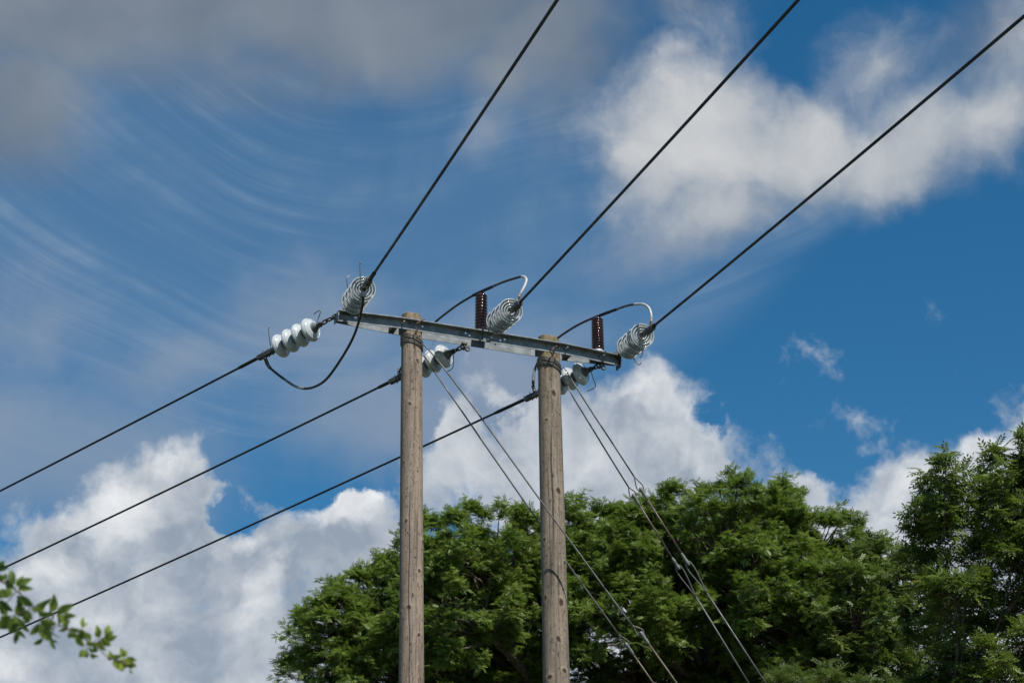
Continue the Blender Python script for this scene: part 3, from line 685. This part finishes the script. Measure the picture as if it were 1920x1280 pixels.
# ------------------------------------------------------------------ stay wires with their turns round the poles
def wrap_pts(ax, r_at, z0, n_turn, a0, pitch, tilt_dir, rr, tilt=.10):
    out = []
    for i in range(int(n_turn * 36) + 1):
        a = a0 + 2 * math.pi * i / 36; z = z0 + pitch * i / 36
        c = ax(z); r = r_at(z) + rr
        p = c + Vector((math.cos(a), math.sin(a), 0)) * r
        zz = z - tilt * r / .1 * (Vector((math.cos(a), math.sin(a), 0)).dot(tilt_dir)) * .35
        out.append(Vector((p.x, p.y, zz)))
    return out
def stay(label, ax, r_at, zw, az, start_px, pts, fitA, fitB, end_px, side_off, turns, z_off):
    turns += .9
    """pts: photo positions on the wire; fitA/fitB: ends of the rod insulator"""
    d = azv(az); nrm = Vector((d.y, -d.x, 0)); c0 = ax(zw) + nrm * side_off
    Pp = lambda x, y: on_plane(x, y, c0, nrm)
    S = Pp(*start_px); fa, fb = Pp(*fitA), Pp(*fitB); E = Pp(*end_px)
    dirn = (E - fb).normalized(); G = E + dirn * (E.z / -dirn.z)            # to the ground anchor
    base = G.copy(); base.z = 0
    root = empty('stay_wire', base, label, 'stay wire', 'stay wires bracing the poles')
    rr = .0052
    a0 = math.atan2((S - ax(S.z)).y, (S - ax(S.z)).x)
    w = wrap_pts(ax, r_at, zw + z_off, turns, a0, .0135 if turns > 0 else 0, azv(70), rr)
    MB().tube(w, rr, 8).build('pole_wrap', M['stay'], root)
    mid = [Pp(*p) for p in pts]
    m = MB(); m.tube([w[0], S] + mid[:1], rr, 8); m.build('stay_strand', M['stay'], root)
    m = MB()
    path = [mid[0]] + mid[1:]
    m.tube(path, [.0066] * len(path), 9)
    k0 = path[-1]
    m.build('preformed_grip', M['stay'], root)
    def loop(a, b, nm):
        v = (b - a); sd = v.normalized().cross(FWD).normalized(); m = MB()
        for s_ in (-1, 1):
            m.tube(spline([a, a + v * .35 + sd * (.012 * s_), a + v * .75 + sd * (.026 * s_), b + sd * (.022 * s_), b + v.normalized() * .02 + sd * (.008 * s_)], 4), .0052, 7)
        m.build(nm, M['stay'], root)
    v = (fb - fa).normalized()
    loop(k0, fa, 'loop')
    def fitting(p, dr):
        MB().lathe(p, dr, [(-.02, 0), (-.018, .011), (-.005, .016), (.012, .0155), (.03, .0135), (.05, .0115), (.06, .0135), (.07, .0135), (.085, .0105), (.10, .009), (.10, 0)], 18).build('end_fitting', M['fitmetal'], root)
    fitting(fa, v)
    MB().tube([fa + v * .05, fb - v * .05], .0072, 10).build('insulator_rod', M['stayrod'], root)
    fitting(fb, -v)
    v2 = (E - fb).normalized(); k1 = fb + v2 * .28
    loop(k1, fb, 'loop')
    MB().tube([k1, k1 + v2 * 1.1], .0066, 9).build('preformed_grip', M['stay'], root)
    MB().tube([k1 + v2 * 1.0, G], rr, 8).build('stay_strand', M['stay'], root)
    MB().tube([G + Z * .0 - dirn * .9, G + dirn * .3], .011, 8).build('anchor_rod', M['fitting'], root)
rL = lambda z: 0.0835 + (8.5 - z) * 0.0044
rR = lambda z: 0.091 + (8.5 - z) * 0.0052
zwL = pix(772, 637, -.085).z; zwR = pix(1030, 680, -.09).z
stay('nearer stay wire from the left pole, crossing in front of the right pole', axL, rL, zwL, 79, (797, 648),
     [(817, 671), (840, 700), (893, 770), (1028, 958), (1100, 1056), (1165, 1145), (1186, 1172)], (1203, 1187), (1330, 1366), (1400, 1462), .085, 2.6, .0)
stay('farther stay wire from the left pole, passing behind the right pole', axL, rL, zwL, 62, (796, 668),
     [(815, 697), (860, 762), (906, 829), (1000, 964), (1066, 1059), (1140, 1161), (1160, 1189)], (1175, 1208), (1290, 1373), (1360, 1470), -.05, 1.6, -.036)
stay('lower stay wire of the pair from the right pole, with a brown rod insulator', axR, rR, zwR, 60, (1055, 706),
     [(1064, 724), (1078, 750), (1102, 789), (1140, 851), (1178, 912)], (1188, 929), (1272, 1064), (1404, 1280), -.05, 1.6, -.036)
stay('upper stay wire of the pair from the right pole, with a brown rod insulator', axR, rR, zwR, 72, (1057, 688),
     [(1070, 709), (1090, 741), (1113, 777), (1150, 833), (1189, 893)], (1202, 917), (1290, 1056), (1436, 1280), .06, 2.6, .0)

# thin stray bond wires behind the poles
def thin(label, pts, parent_r=.0022):
    P = spline([pix(*p) for p in pts], 6); o = MB().tube(P, parent_r, 6).build('bond_wire', M['horn'], None, P[0]); tagged(o, label, 'wire')
thin('thin curled wire between the left pole and its white insulators', [(790, 674, .05), (803, 659, .06), (808, 652, .06), (813, 640, .06), (816, 631, .06)])
thin('thin curled wire hanging below the crossarm right of the right pole', [(1052, 662, .05), (1060, 671, .05), (1064, 676, .06), (1070, 671, .06), (1078, 672, .06), (1082, 684, .06)])

# ------------------------------------------------------------------ ground
m, t, b = newmat('meadow_grass'); co = objco(t)
g = mixc(t, noise(t, co, 0.05, 5).step(.35, .65), (0.055, 0.062, 0.034), (0.085, 0.085, 0.045))
g = mixc(t, noise(t, co, 3.0, 6).step(.4, .62, 0, .6), g, (0.035, 0.042, 0.022)); t.links.new(g, b.inputs['Base Color']); b.inputs['Roughness'].default_value = 0.95
bump(t, b, noise(t, co, 9, 6), 0.8, 0.1)
gv, gf = [], []
rings = [0, 6, 14, 30, 60, 120, 300, 800, 2500]
for i, rr_ in enumerate(rings):
    for k in range(48):
        a = 2 * math.pi * k / 48; gv.append((rr_ * math.cos(a), 12 + rr_ * math.sin(a), 0.12 * math.sin(rr_ * .13 + k) if 30 < rr_ < 2000 else 0))
for i in range(len(rings) - 1):
    for k in range(48): gf.append((i * 48 + k, (i + 1) * 48 + k, (i + 1) * 48 + (k + 1) % 48, i * 48 + (k + 1) % 48))
gm = MB(); gm.add(gv, gf); go = gm.build('ground', m); tagged(go, kind='structure', label='green meadow ground below the poles and trees')

# ------------------------------------------------------------------ trees
def leaf_mat(name, c_dark, c_light, c_yel, trans=0.42, rough=0.48):
    m, t, b = newmat(name)
    a = t.nodes.new('ShaderNodeAttribute'); a.attribute_name = 'tint'; f = Nd(t, a.outputs['Fac'])
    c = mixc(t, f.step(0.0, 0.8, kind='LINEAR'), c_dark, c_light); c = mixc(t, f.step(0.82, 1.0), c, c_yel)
    t.links.new(c, b.inputs['Base Color']); b.inputs['Roughness'].default_value = rough; b.inputs['Specular IOR Level'].default_value = 0.5
    tr = t.nodes.new('ShaderNodeBsdfTranslucent'); t.links.new(mixc(t, 0.55, c, (0.16, 0.26, 0.02)), tr.inputs['Color'])
    mx = t.nodes.new('ShaderNodeMixShader'); mx.inputs[0].default_value = trans
    t.links.new(b.outputs[0], mx.inputs[1]); t.links.new(tr.outputs[0], mx.inputs[2]); t.links.new(mx.outputs[0], t.nodes['Material Output'].inputs['Surface'])
    return m
def bark_mat():
    m, t, b = newmat('tree_bark'); co = objco(t); n = noise(t, co, 14, 6, .65)
    t.links.new(mixc(t, n.step(.35, .65), (0.055, 0.042, 0.032), (0.17, 0.13, 0.10)), b.inputs['Base Color']); b.inputs['Roughness'].default_value = .9; bump(t, b, n, .6, .02); return m
M['bark'] = bark_mat()
def leaflets(n_pairs, L, lw, ll, droop):
    """one compound leaf in local frame: rachis along +X, leaf plane XY, drooping to -Z"""
    vs = []; k = 0
    for i in range(n_pairs + 1):
        t = 0.25 + 0.75 * i / n_pairs; x = L * t; z = -droop * L * t * t
        for sgn in ((-1, 1) if i < n_pairs else (0,)):
            s = ll * (0.75 + 0.45 * math.sin(math.pi * min(1, t * .9)))
            dx, dy = (0.62, 0.78 * sgn) if sgn else (1, 0)
            base = np.array([x, 0, z]); dr = np.array([dx, dy, -0.30]); dr /= np.linalg.norm(dr)
            sd = np.array([-dr[1], dr[0], 0.12 * (sgn or 1)])
            vs += [base, base + dr * s * .45 + sd * lw * .5 + [0, 0, .006], base + dr * s - np.array([0, 0, .12 * s]), base + dr * s * .45 - sd * lw * .5 + [0, 0, .006]]
    return np.array(vs)
def simple_leaves(n, L, lw, ll, droop):
    vs = []
    for i in range(n):
        t = (i + .6) / n; base = np.array([L * t, 0, -droop * L * t * t]); sgn = 1 if i % 2 else -1
        dr = np.array([.75, .62 * sgn, -.2]); dr /= np.linalg.norm(dr); sd = np.array([-dr[1], dr[0], .25 * sgn])
        vs += [base, base + dr * ll * .5 + sd * lw * .5, base + dr * ll - np.array([0, 0, .1 * ll]), base + dr * ll * .5 - sd * lw * .5]
    return np.array(vs)
def unit(v): return v / np.maximum(np.linalg.norm(v, axis=-1, keepdims=True), 1e-9)
def put_leaves(tmpl, pos, dirs, ups, scale, tint):
    x = unit(dirs); y = unit(np.cross(ups, x)); z = np.cross(x, y)
    R = np.stack([x, y, z], axis=1)                         # rows are axes
    V = np.einsum('kj,nji->nki', tmpl, R) * scale[:, None, None] + pos[:, None, :]
    return V.reshape(-1, 3), np.repeat(tint, len(tmpl))
def quad_mesh(name, V, tint, mat, parent):
    n = len(V) // 4; org = np.array(parent_world(parent)); V = V - org
    me = bpy.data.meshes.new(name); me.vertices.add(len(V)); me.vertices.foreach_set('co', V.astype(np.float32).ravel())
    me.loops.add(4 * n); me.loops.foreach_set('vertex_index', np.arange(4 * n, dtype=np.int32))
    me.polygons.add(n); me.polygons.foreach_set('loop_start', np.arange(0, 4 * n, 4, dtype=np.int32)); me.polygons.foreach_set('loop_total', np.full(n, 4, dtype=np.int32))
    me.update(calc_edges=True)
    a = me.attributes.new('tint', 'FLOAT', 'POINT'); a.data.foreach_set('value', tint.astype(np.float32))
    me.materials.append(mat); o = bpy.data.objects.new(name, me); COL.objects.link(o); o.parent = parent; return o
def tree(label, trunk_px, D, blobs, mat, tmpl, seed, cl_r=.5, shoots=7, per=8, dens=1.0, lean=(0, 0), trunk_r=.22, spiky=0.0, group=None, name='ash_tree', inner=.33, low=3.5, bare=0, leaders=()):
    rs = np.random.default_rng(seed)
    tp = at(trunk_px[0], trunk_px[1], D); base = Vector((tp.x - lean[0], tp.y - lean[1], 0))
    root = empty(name, base, label, 'tree', group)
    B = []
    for (x, y, dd, r) in blobs:
        c = at(x, y, D + dd); B.append((np.array(c), r * D / FPX))
    zc = min(c[2] for c, r in B); fork = Vector((tp.x, tp.y, max(low + .5, tp.z - 2.6)))
    # trunk
    P = spline([base - Z * .3, base.lerp(fork, .35) + Vector((.08, .05, 0)), base.lerp(fork, .7) - Vector((.07, 0, 0)), fork, tp], 8)
    MB().tube(P, list(np.linspace(trunk_r * 1.25, trunk_r * .5, len(P))), 14).build('trunk', M['bark'], root)
    cl, out, par = [], [], []
    for bi, (c, r) in enumerate(B):
        n = max(6, int(dens * 4 * math.pi * r * r / (cl_r * cl_r) * 0.56))
        v = unit(rs.normal(size=(n, 3))); rad = r * np.where(rs.random(n) < inner, rs.uniform(.25, .8, n), rs.uniform(.82, 1.03, n))
        p = c + v * rad[:, None] * np.array([1, 1, .92])
        keep = np.ones(n, bool)
        for bj, (c2, r2) in enumerate(B):                   # not deep inside a neighbour
            if bj != bi: keep &= np.linalg.norm(p - c2, axis=1) > r2 * .55
        keep |= rs.random(n) < .25
        p = p[keep]; v = v[keep]; cl.append(p); out.append(v); par += [bi] * len(p)
    cl = np.vstack(cl); out = np.vstack(out); par = np.array(par)
    # limbs: trunk -> blob centre -> clumps
    fk = [Vector(P[int(len(P) * f) - 1]) for f in (.62, .75, .88, 1.0)]
    for bi, (c, r) in enumerate(B):
        c_ = Vector(c); st = min(fk, key=lambda q: (q - c_).length + max(0, (q.z - c_.z + .8)) * 3)
        mid = st.lerp(c_, .5) + Vector(rs.normal(size=3) * .16) + Z * -.10
        L = spline([st, mid, c_], 7); m_ = MB(); rl = trunk_r * .36 * min(1, (r / .95) ** 1.2)
        m_.tube(L, list(np.linspace(rl, rl * .4, len(L))), 9)
        for p in cl[par == bi]:
            q = Vector(p); a = L[-1 - int(rs.integers(0, 5))]
            if rs.random() < .75:
                mm = a.lerp(q, .5) + Vector(rs.normal(size=3) * .10)
                m_.tube(spline([a, mm, q], 4), list(np.linspace(rl * .34, .008, 9)), 5)
        for _ in range(max(1, int(bare * len(cl[par == bi]) / len(cl))) if bare else 0):
            q = Vector(cl[par == bi][int(rs.integers(0, (par == bi).sum()))]); dv = Vector(unit(rs.normal(size=3) * .8 + np.array([.7, -.9, .6])))
            m_.tube(spline([q - dv * .5, q + dv * .1 + Vector(rs.normal(size=3) * .06), q + dv * .6], 5), list(np.linspace(.014, .005, 11)), 5)
        m_.build('limb', M['bark'], root)
    lead = []
    for (x0, y0, x1, y1, w) in leaders:                     # thin leading shoots standing out of the crown
        dd = rs.uniform(-.5, .5); a, b_ = at(x0, y0, D + dd), at(x1, y1, D + dd * .8); bend = Vector(rs.normal(size=3) * .05)
        S_ = spline([a, a.lerp(b_, .5) + bend, b_], 6); m_ = MB(); m_.tube(S_, list(np.linspace(.02, .004, len(S_))), 6); m_.build('limb', M['bark'], root)
        for k_ in range(int((b_ - a).length / .035)):
            f_ = (k_ + .5) / ((b_ - a).length / .035); q = S_[min(len(S_) - 1, int(f_ * len(S_)))]
            lead.append((np.array(q) + rs.normal(size=3) * .03, w * D / FPX * (1.1 - .55 * f_)))
    # shoots and leaves
    n = len(cl); sd_ = []
    bd = unit(out * .9 + np.array([0, 0, .35 + spiky]))
    ks = shoots
    sp = np.repeat(cl, ks, 0); so_ = np.repeat(bd, ks, 0); ct = np.repeat(rs.random(n), ks)
    rv = unit(rs.normal(size=(n * ks, 3)))
    sdir = unit(so_ * .6 + rv * .95 + np.array([0, 0, .38 + spiky * .6]))
    slen = cl_r * rs.uniform(.35, 1.05, n * ks)
    tip = sp + sdir * slen[:, None]
    m_ = MB()
    for i in range(0, len(tip), 2): m_.tube([sp[i], (sp[i] + tip[i]) / 2 + rs.normal(size=3) * .02, tip[i]], [.009, .006, .004], 4, cap=False)
    m_.build('twigs', M['bark'], root)
    if lead:
        lp_ = np.array([q for q, w in lead]); lw_ = np.array([w for q, w in lead]); dv = unit(rs.normal(size=(len(lp_), 3)) * [1, 1, .5] + [0, 0, .45])
        sp = np.vstack([sp, lp_]); tip = np.vstack([tip, lp_ + dv * lw_[:, None]]); sdir = np.vstack([sdir, dv]); ct = np.append(ct, rs.random(len(lp_)))
    lt = np.repeat(np.arange(len(tip)), per); frac = rs.uniform(.35, 1.0, len(lt))
    pos = sp[lt] + (tip - sp)[lt] * frac[:, None]
    dv = unit(rs.normal(size=(len(lt), 3)))
    ld = unit(sdir[lt] * .45 + dv * np.array([1, 1, .45]) + np.array([0, 0, .10]))
    ups = unit(np.array([0, 0, 1.0]) + rs.normal(size=(len(lt), 3)) * .5 + sdir[lt] * .35)
    sc = rs.uniform(.7, 1.15, len(lt)) * (1.15 - .35 * frac)
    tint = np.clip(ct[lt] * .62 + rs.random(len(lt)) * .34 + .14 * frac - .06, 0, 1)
    V, T = put_leaves(tmpl, pos, ld, ups, sc, tint)
    quad_mesh('crown', V, T, mat, root)
    return len(V) // 4
ASH = leaflets(4, .165, .027, .062, .25)
FIELD = simple_leaves(7, .20, .045, .07, .3)
ASHD = leaflets(4, .25, .040, .085, .45)
LM1 = leaf_mat('ash_leaves', (0.078, 0.128, 0.026), (0.225, 0.315, 0.066), (0.32, 0.36, 0.10))
LM2 = leaf_mat('thin_crown_leaves', (0.072, 0.112, 0.030), (0.175, 0.235, 0.058), (0.20, 0.22, 0.06), .35)
LM3 = leaf_mat('dark_ash_leaves', (0.066, 0.108, 0.028), (0.175, 0.235, 0.055), (0.28, 0.30, 0.05), .38)
LM4 = leaf_mat('willow_leaves', (0.06, 0.095, 0.025), (0.12, 0.17, 0.05), (0.2, 0.24, 0.08), .3)
GT = 'trees behind the poles'
nq = 0
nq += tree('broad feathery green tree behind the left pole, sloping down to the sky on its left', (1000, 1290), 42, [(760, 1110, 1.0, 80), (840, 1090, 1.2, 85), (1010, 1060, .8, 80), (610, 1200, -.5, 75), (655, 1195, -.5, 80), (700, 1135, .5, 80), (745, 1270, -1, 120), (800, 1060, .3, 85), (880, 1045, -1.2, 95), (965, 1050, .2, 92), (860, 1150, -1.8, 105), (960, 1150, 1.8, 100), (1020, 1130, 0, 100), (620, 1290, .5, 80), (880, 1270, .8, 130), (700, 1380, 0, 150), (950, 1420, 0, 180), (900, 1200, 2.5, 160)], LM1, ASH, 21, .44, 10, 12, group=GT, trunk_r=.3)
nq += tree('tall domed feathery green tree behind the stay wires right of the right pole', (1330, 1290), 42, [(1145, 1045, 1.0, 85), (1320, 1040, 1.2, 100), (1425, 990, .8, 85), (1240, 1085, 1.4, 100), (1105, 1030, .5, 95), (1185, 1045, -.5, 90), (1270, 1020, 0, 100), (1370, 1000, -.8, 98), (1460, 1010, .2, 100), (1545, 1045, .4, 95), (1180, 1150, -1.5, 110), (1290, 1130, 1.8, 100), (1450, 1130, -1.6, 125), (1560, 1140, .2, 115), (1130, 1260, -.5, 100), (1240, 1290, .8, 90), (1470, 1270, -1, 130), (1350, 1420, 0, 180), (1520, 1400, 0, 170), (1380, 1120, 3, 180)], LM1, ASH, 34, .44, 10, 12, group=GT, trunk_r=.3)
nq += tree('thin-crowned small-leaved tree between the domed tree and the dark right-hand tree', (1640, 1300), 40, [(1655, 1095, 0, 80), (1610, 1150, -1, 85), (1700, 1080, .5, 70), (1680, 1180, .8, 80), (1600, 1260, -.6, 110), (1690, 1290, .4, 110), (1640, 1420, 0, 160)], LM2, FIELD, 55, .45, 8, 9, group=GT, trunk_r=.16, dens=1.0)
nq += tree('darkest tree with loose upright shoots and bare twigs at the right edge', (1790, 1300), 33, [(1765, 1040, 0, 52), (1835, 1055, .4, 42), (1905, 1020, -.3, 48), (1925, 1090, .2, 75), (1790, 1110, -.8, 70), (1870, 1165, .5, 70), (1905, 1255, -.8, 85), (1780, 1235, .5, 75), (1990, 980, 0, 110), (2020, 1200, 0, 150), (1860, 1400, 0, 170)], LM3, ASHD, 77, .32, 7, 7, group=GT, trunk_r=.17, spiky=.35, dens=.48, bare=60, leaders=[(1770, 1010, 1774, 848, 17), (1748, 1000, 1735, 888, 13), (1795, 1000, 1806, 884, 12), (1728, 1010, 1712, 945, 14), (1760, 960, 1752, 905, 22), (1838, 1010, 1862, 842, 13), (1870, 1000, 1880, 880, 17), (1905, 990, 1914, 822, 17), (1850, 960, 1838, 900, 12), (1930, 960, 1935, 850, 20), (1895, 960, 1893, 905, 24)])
nq += tree('low yellowish crown of narrow leaves at the bottom edge under the domed tree', (1540, 1400), 37, [(1470, 1335, 0, 70), (1560, 1340, .5, 75), (1650, 1345, -.4, 70), (1560, 1440, 0, 130)], LM4, simple_leaves(9, .26, .026, .10, .5), 91, .4, 8, 9, group=GT, trunk_r=.1, name='willow_tree')
print('leaf quads', nq)

# ------------------------------------------------------------------ branch reaching in from the left, close to the camera
m, t, b = newmat('young_leaf')
a_ = t.nodes.new('ShaderNodeAttribute'); a_.attribute_name = 'tint'; f_ = Nd(t, a_.outputs['Fac'])
c = mixc(t, f_.step(0, 1, kind='LINEAR'), (0.085, 0.155, 0.028), (0.38, 0.46, 0.075)); t.links.new(c, b.inputs['Base Color']); b.inputs['Roughness'].default_value = .4
tr = t.nodes.new('ShaderNodeBsdfTranslucent'); t.links.new(c, tr.inputs['Color']); mx = t.nodes.new('ShaderNodeMixShader'); mx.inputs[0].default_value = .45
t.links.new(b.outputs[0], mx.inputs[1]); t.links.new(tr.outputs[0], mx.inputs[2]); t.links.new(mx.outputs[0], t.nodes['Material Output'].inputs['Surface'])
M['young'] = m
DB = 4.25
base = Vector((-3.1, 5.3, 0))
sh = empty('leafy_shrub_tree', base, 'out of focus twig with oval green leaves reaching in at the lower left corner', 'tree')
stem = spline([base - Z * .2, base + Vector((.1, -.1, 1.2)), base + Vector((.25, -.2, 2.0)), base + Vector((.7, -.5, 2.6)), at(-330, 960, DB + .1), at(-120, 1035, DB + .05), at(0, 1088, DB), at(36, 1111, DB), at(64, 1137, DB - .02), at(103, 1167, DB - .03), at(131, 1182, DB - .04), at(178, 1209, DB - .05), at(206, 1233, DB - .05), at(249, 1246, DB - .06)], 6)
tw = MB(); tw.tube(stem, [max(.0011, .045 * (1 - i / 26) if i < 22 else .0042 * (1 - (i - 22) / 70) - .0002 * (i - 22) * .3) for i in range(len(stem))], 8)
LV = [((-20, 130), (90, 125), 60), ((100, 150), (140, 300), 55), ((160, 310), (330, 235), 60), ((180, 330), (335, 338), 50), ((75, 350), (-10, 430), 80), ((0, 450), (135, 560), 60),
      ((200, 410), (335, 510), 70), ((160, 500), (270, 615), 90), ((345, 525), (520, 430), 50), ((545, 560), (540, 385), 60), ((570, 570), (740, 490), 70), ((385, 590), (530, 585), 50),
      ((590, 590), (680, 695), 50), ((640, 600), (765, 605), 50), ((110, 610), (-30, 730), 110), ((140, 610), (295, 775), 55), ((190, 690), (85, 770), 70), ((190, 740), (148, 890), 45),
      ((390, 680), (300, 800), 60), ((400, 700), (525, 865), 90), ((400, 650), (555, 690), 70), ((430, 830), (335, 890), 45), ((500, 850), (555, 945), 30), ((480, 725), (600, 825), 18),
      ((680, 730), (585, 755), 35), ((690, 735), (830, 755), 40), ((825, 725), (828, 615), 35), ((815, 740), (915, 840), 60), ((700, 790), (790, 800), 45), ((755, 800), (845, 915), 55),
      ((1000, 815), (965, 695), 45), ((1050, 800), (1100, 700), 55), ((1050, 815), (1172, 808), 65), ((1010, 830), (1110, 905), 60), ((990, 860), (1065, 955), 50), ((870, 890), (965, 882), 35),
      ((865, 955), (790, 1020), 60), ((880, 935), (985, 960), 35), ((905, 985), (985, 1015), 30), ((1085, 1015), (1235, 1000), 50), ((1235, 1020), (1205, 920), 45), ((1240, 1110), (1120, 1070), 70),
      ((1180, 1060), (1290, 1110), 80), ((1250, 1040), (1370, 1050), 50), ((1290, 1070), (1365, 1110), 50), ((1300, 1130), (1330, 1180), 35), ((150, 260), (20, 265), 45), ((60, 280), (150, 330), 60), ((240, 560), (330, 640), 60), ((60, 240), (-20, 190), 60), ((100, 330), (60, 430), 60), ((20, 520), (70, 610), 70), ((230, 440), (170, 400), 50), ((330, 560), (410, 500), 45), ((300, 600), (250, 680), 60), ((540, 600), (500, 520), 45), ((640, 690), (700, 640), 40), ((730, 760), (680, 830), 45), ((900, 840), (870, 770), 40), ((930, 900), (1010, 900), 45), ((1120, 1030), (1090, 960), 40), ((1210, 1080), (1180, 1150), 55), ((1260, 1090), (1330, 1010), 45)]
rb = random.Random(4)
def leaf_blade(m_, a, b_, w, rollv):
    v = b_ - a; L = v.length; x = v.normalized(); y = (x.cross(rollv)).normalized(); z = x.cross(y); K = 9; vs = []
    for i in range(K):
        t = i / (K - 1); wd = w * .5 * math.sin(math.pi * (t ** .85)) ** .8 if 0 < t < 1 else .0004
        c = a + v * t + z * (.10 * L * math.sin(math.pi * t)) 
        vs += [c - y * wd + z * wd * .35, c - z * .0, c + y * wd + z * wd * .35]
    fs = []
    for i in range(K - 1):
        for j in (0, 1): fs.append((i * 3 + j, i * 3 + j + 1, (i + 1) * 3 + j + 1, (i + 1) * 3 + j))
    m_.add(vs, fs)
lm = MB(); tints = []
for (p, q, w) in LV:
    dd = rb.uniform(-.05, .05); P0 = at(p[0] / 5.333, 1040 + p[1] / 5.333, DB - .03 + dd); Q0 = at(q[0] / 5.333, 1040 + q[1] / 5.333, DB - .03 + dd + rb.uniform(-.015, .015))
    roll = (FWD + Vector((rb.uniform(-.6, .6), 0, rb.uniform(-.3, .8)))).normalized()
    n0 = len(lm.v); leaf_blade(lm, P0, Q0, w / 5.333 / FPX * DB * 1.25, roll); xm = p[0] / 1370
    tints += [min(1, max(0, xm * .75 + rb.uniform(0, .3)))] * (len(lm.v) - n0)
    if rb.random() < .75:
        vq = Q0 - P0; an = rb.choice((-1, 1)) * rb.uniform(.6, 1.1); vr = Vector((vq.x * math.cos(an) - vq.z * math.sin(an), vq.y + .01, vq.x * math.sin(an) + vq.z * math.cos(an)))
        leaf_blade(lm, P0, P0 + vr * rb.uniform(.6, .85), w / 5.333 / FPX * DB * .95, roll); tints += [min(1, max(0, xm * .7 + rb.uniform(-.15, .3)))] * 27
    near_ = min(stem[30:], key=lambda s_: (s_ - P0).length)
    tw.tube([near_, (near_ + P0) / 2 - Z * .002, P0], [.0012, .001, .0008], 5)
tw.build('stem', M['bark'], sh)
# the rest of the shrub outside the picture
for i in range(420):
    s_ = stem[rb.randint(12, 30)]; o_ = Vector((rb.gauss(-.15, .22), rb.gauss(0, .3), rb.gauss(.25, .25))); p = s_ + o_
    if proj(p)[0] > -45: continue
    q = p + Vector((rb.gauss(0, 1), rb.gauss(0, 1), rb.gauss(-.2, .6))).normalized() * .04; n0 = len(lm.v); leaf_blade(lm, p, q, .017, Vector((rb.gauss(0, .5), rb.gauss(0, .5), 1)).normalized()); tints += [rb.random() * .6] * (len(lm.v) - n0)
lo_ = lm.build('leaves', M['young'], sh)
at2 = lo_.data.attributes.new('tint', 'FLOAT', 'POINT'); at2.data.foreach_set('value', np.array(tints, dtype=np.float32))
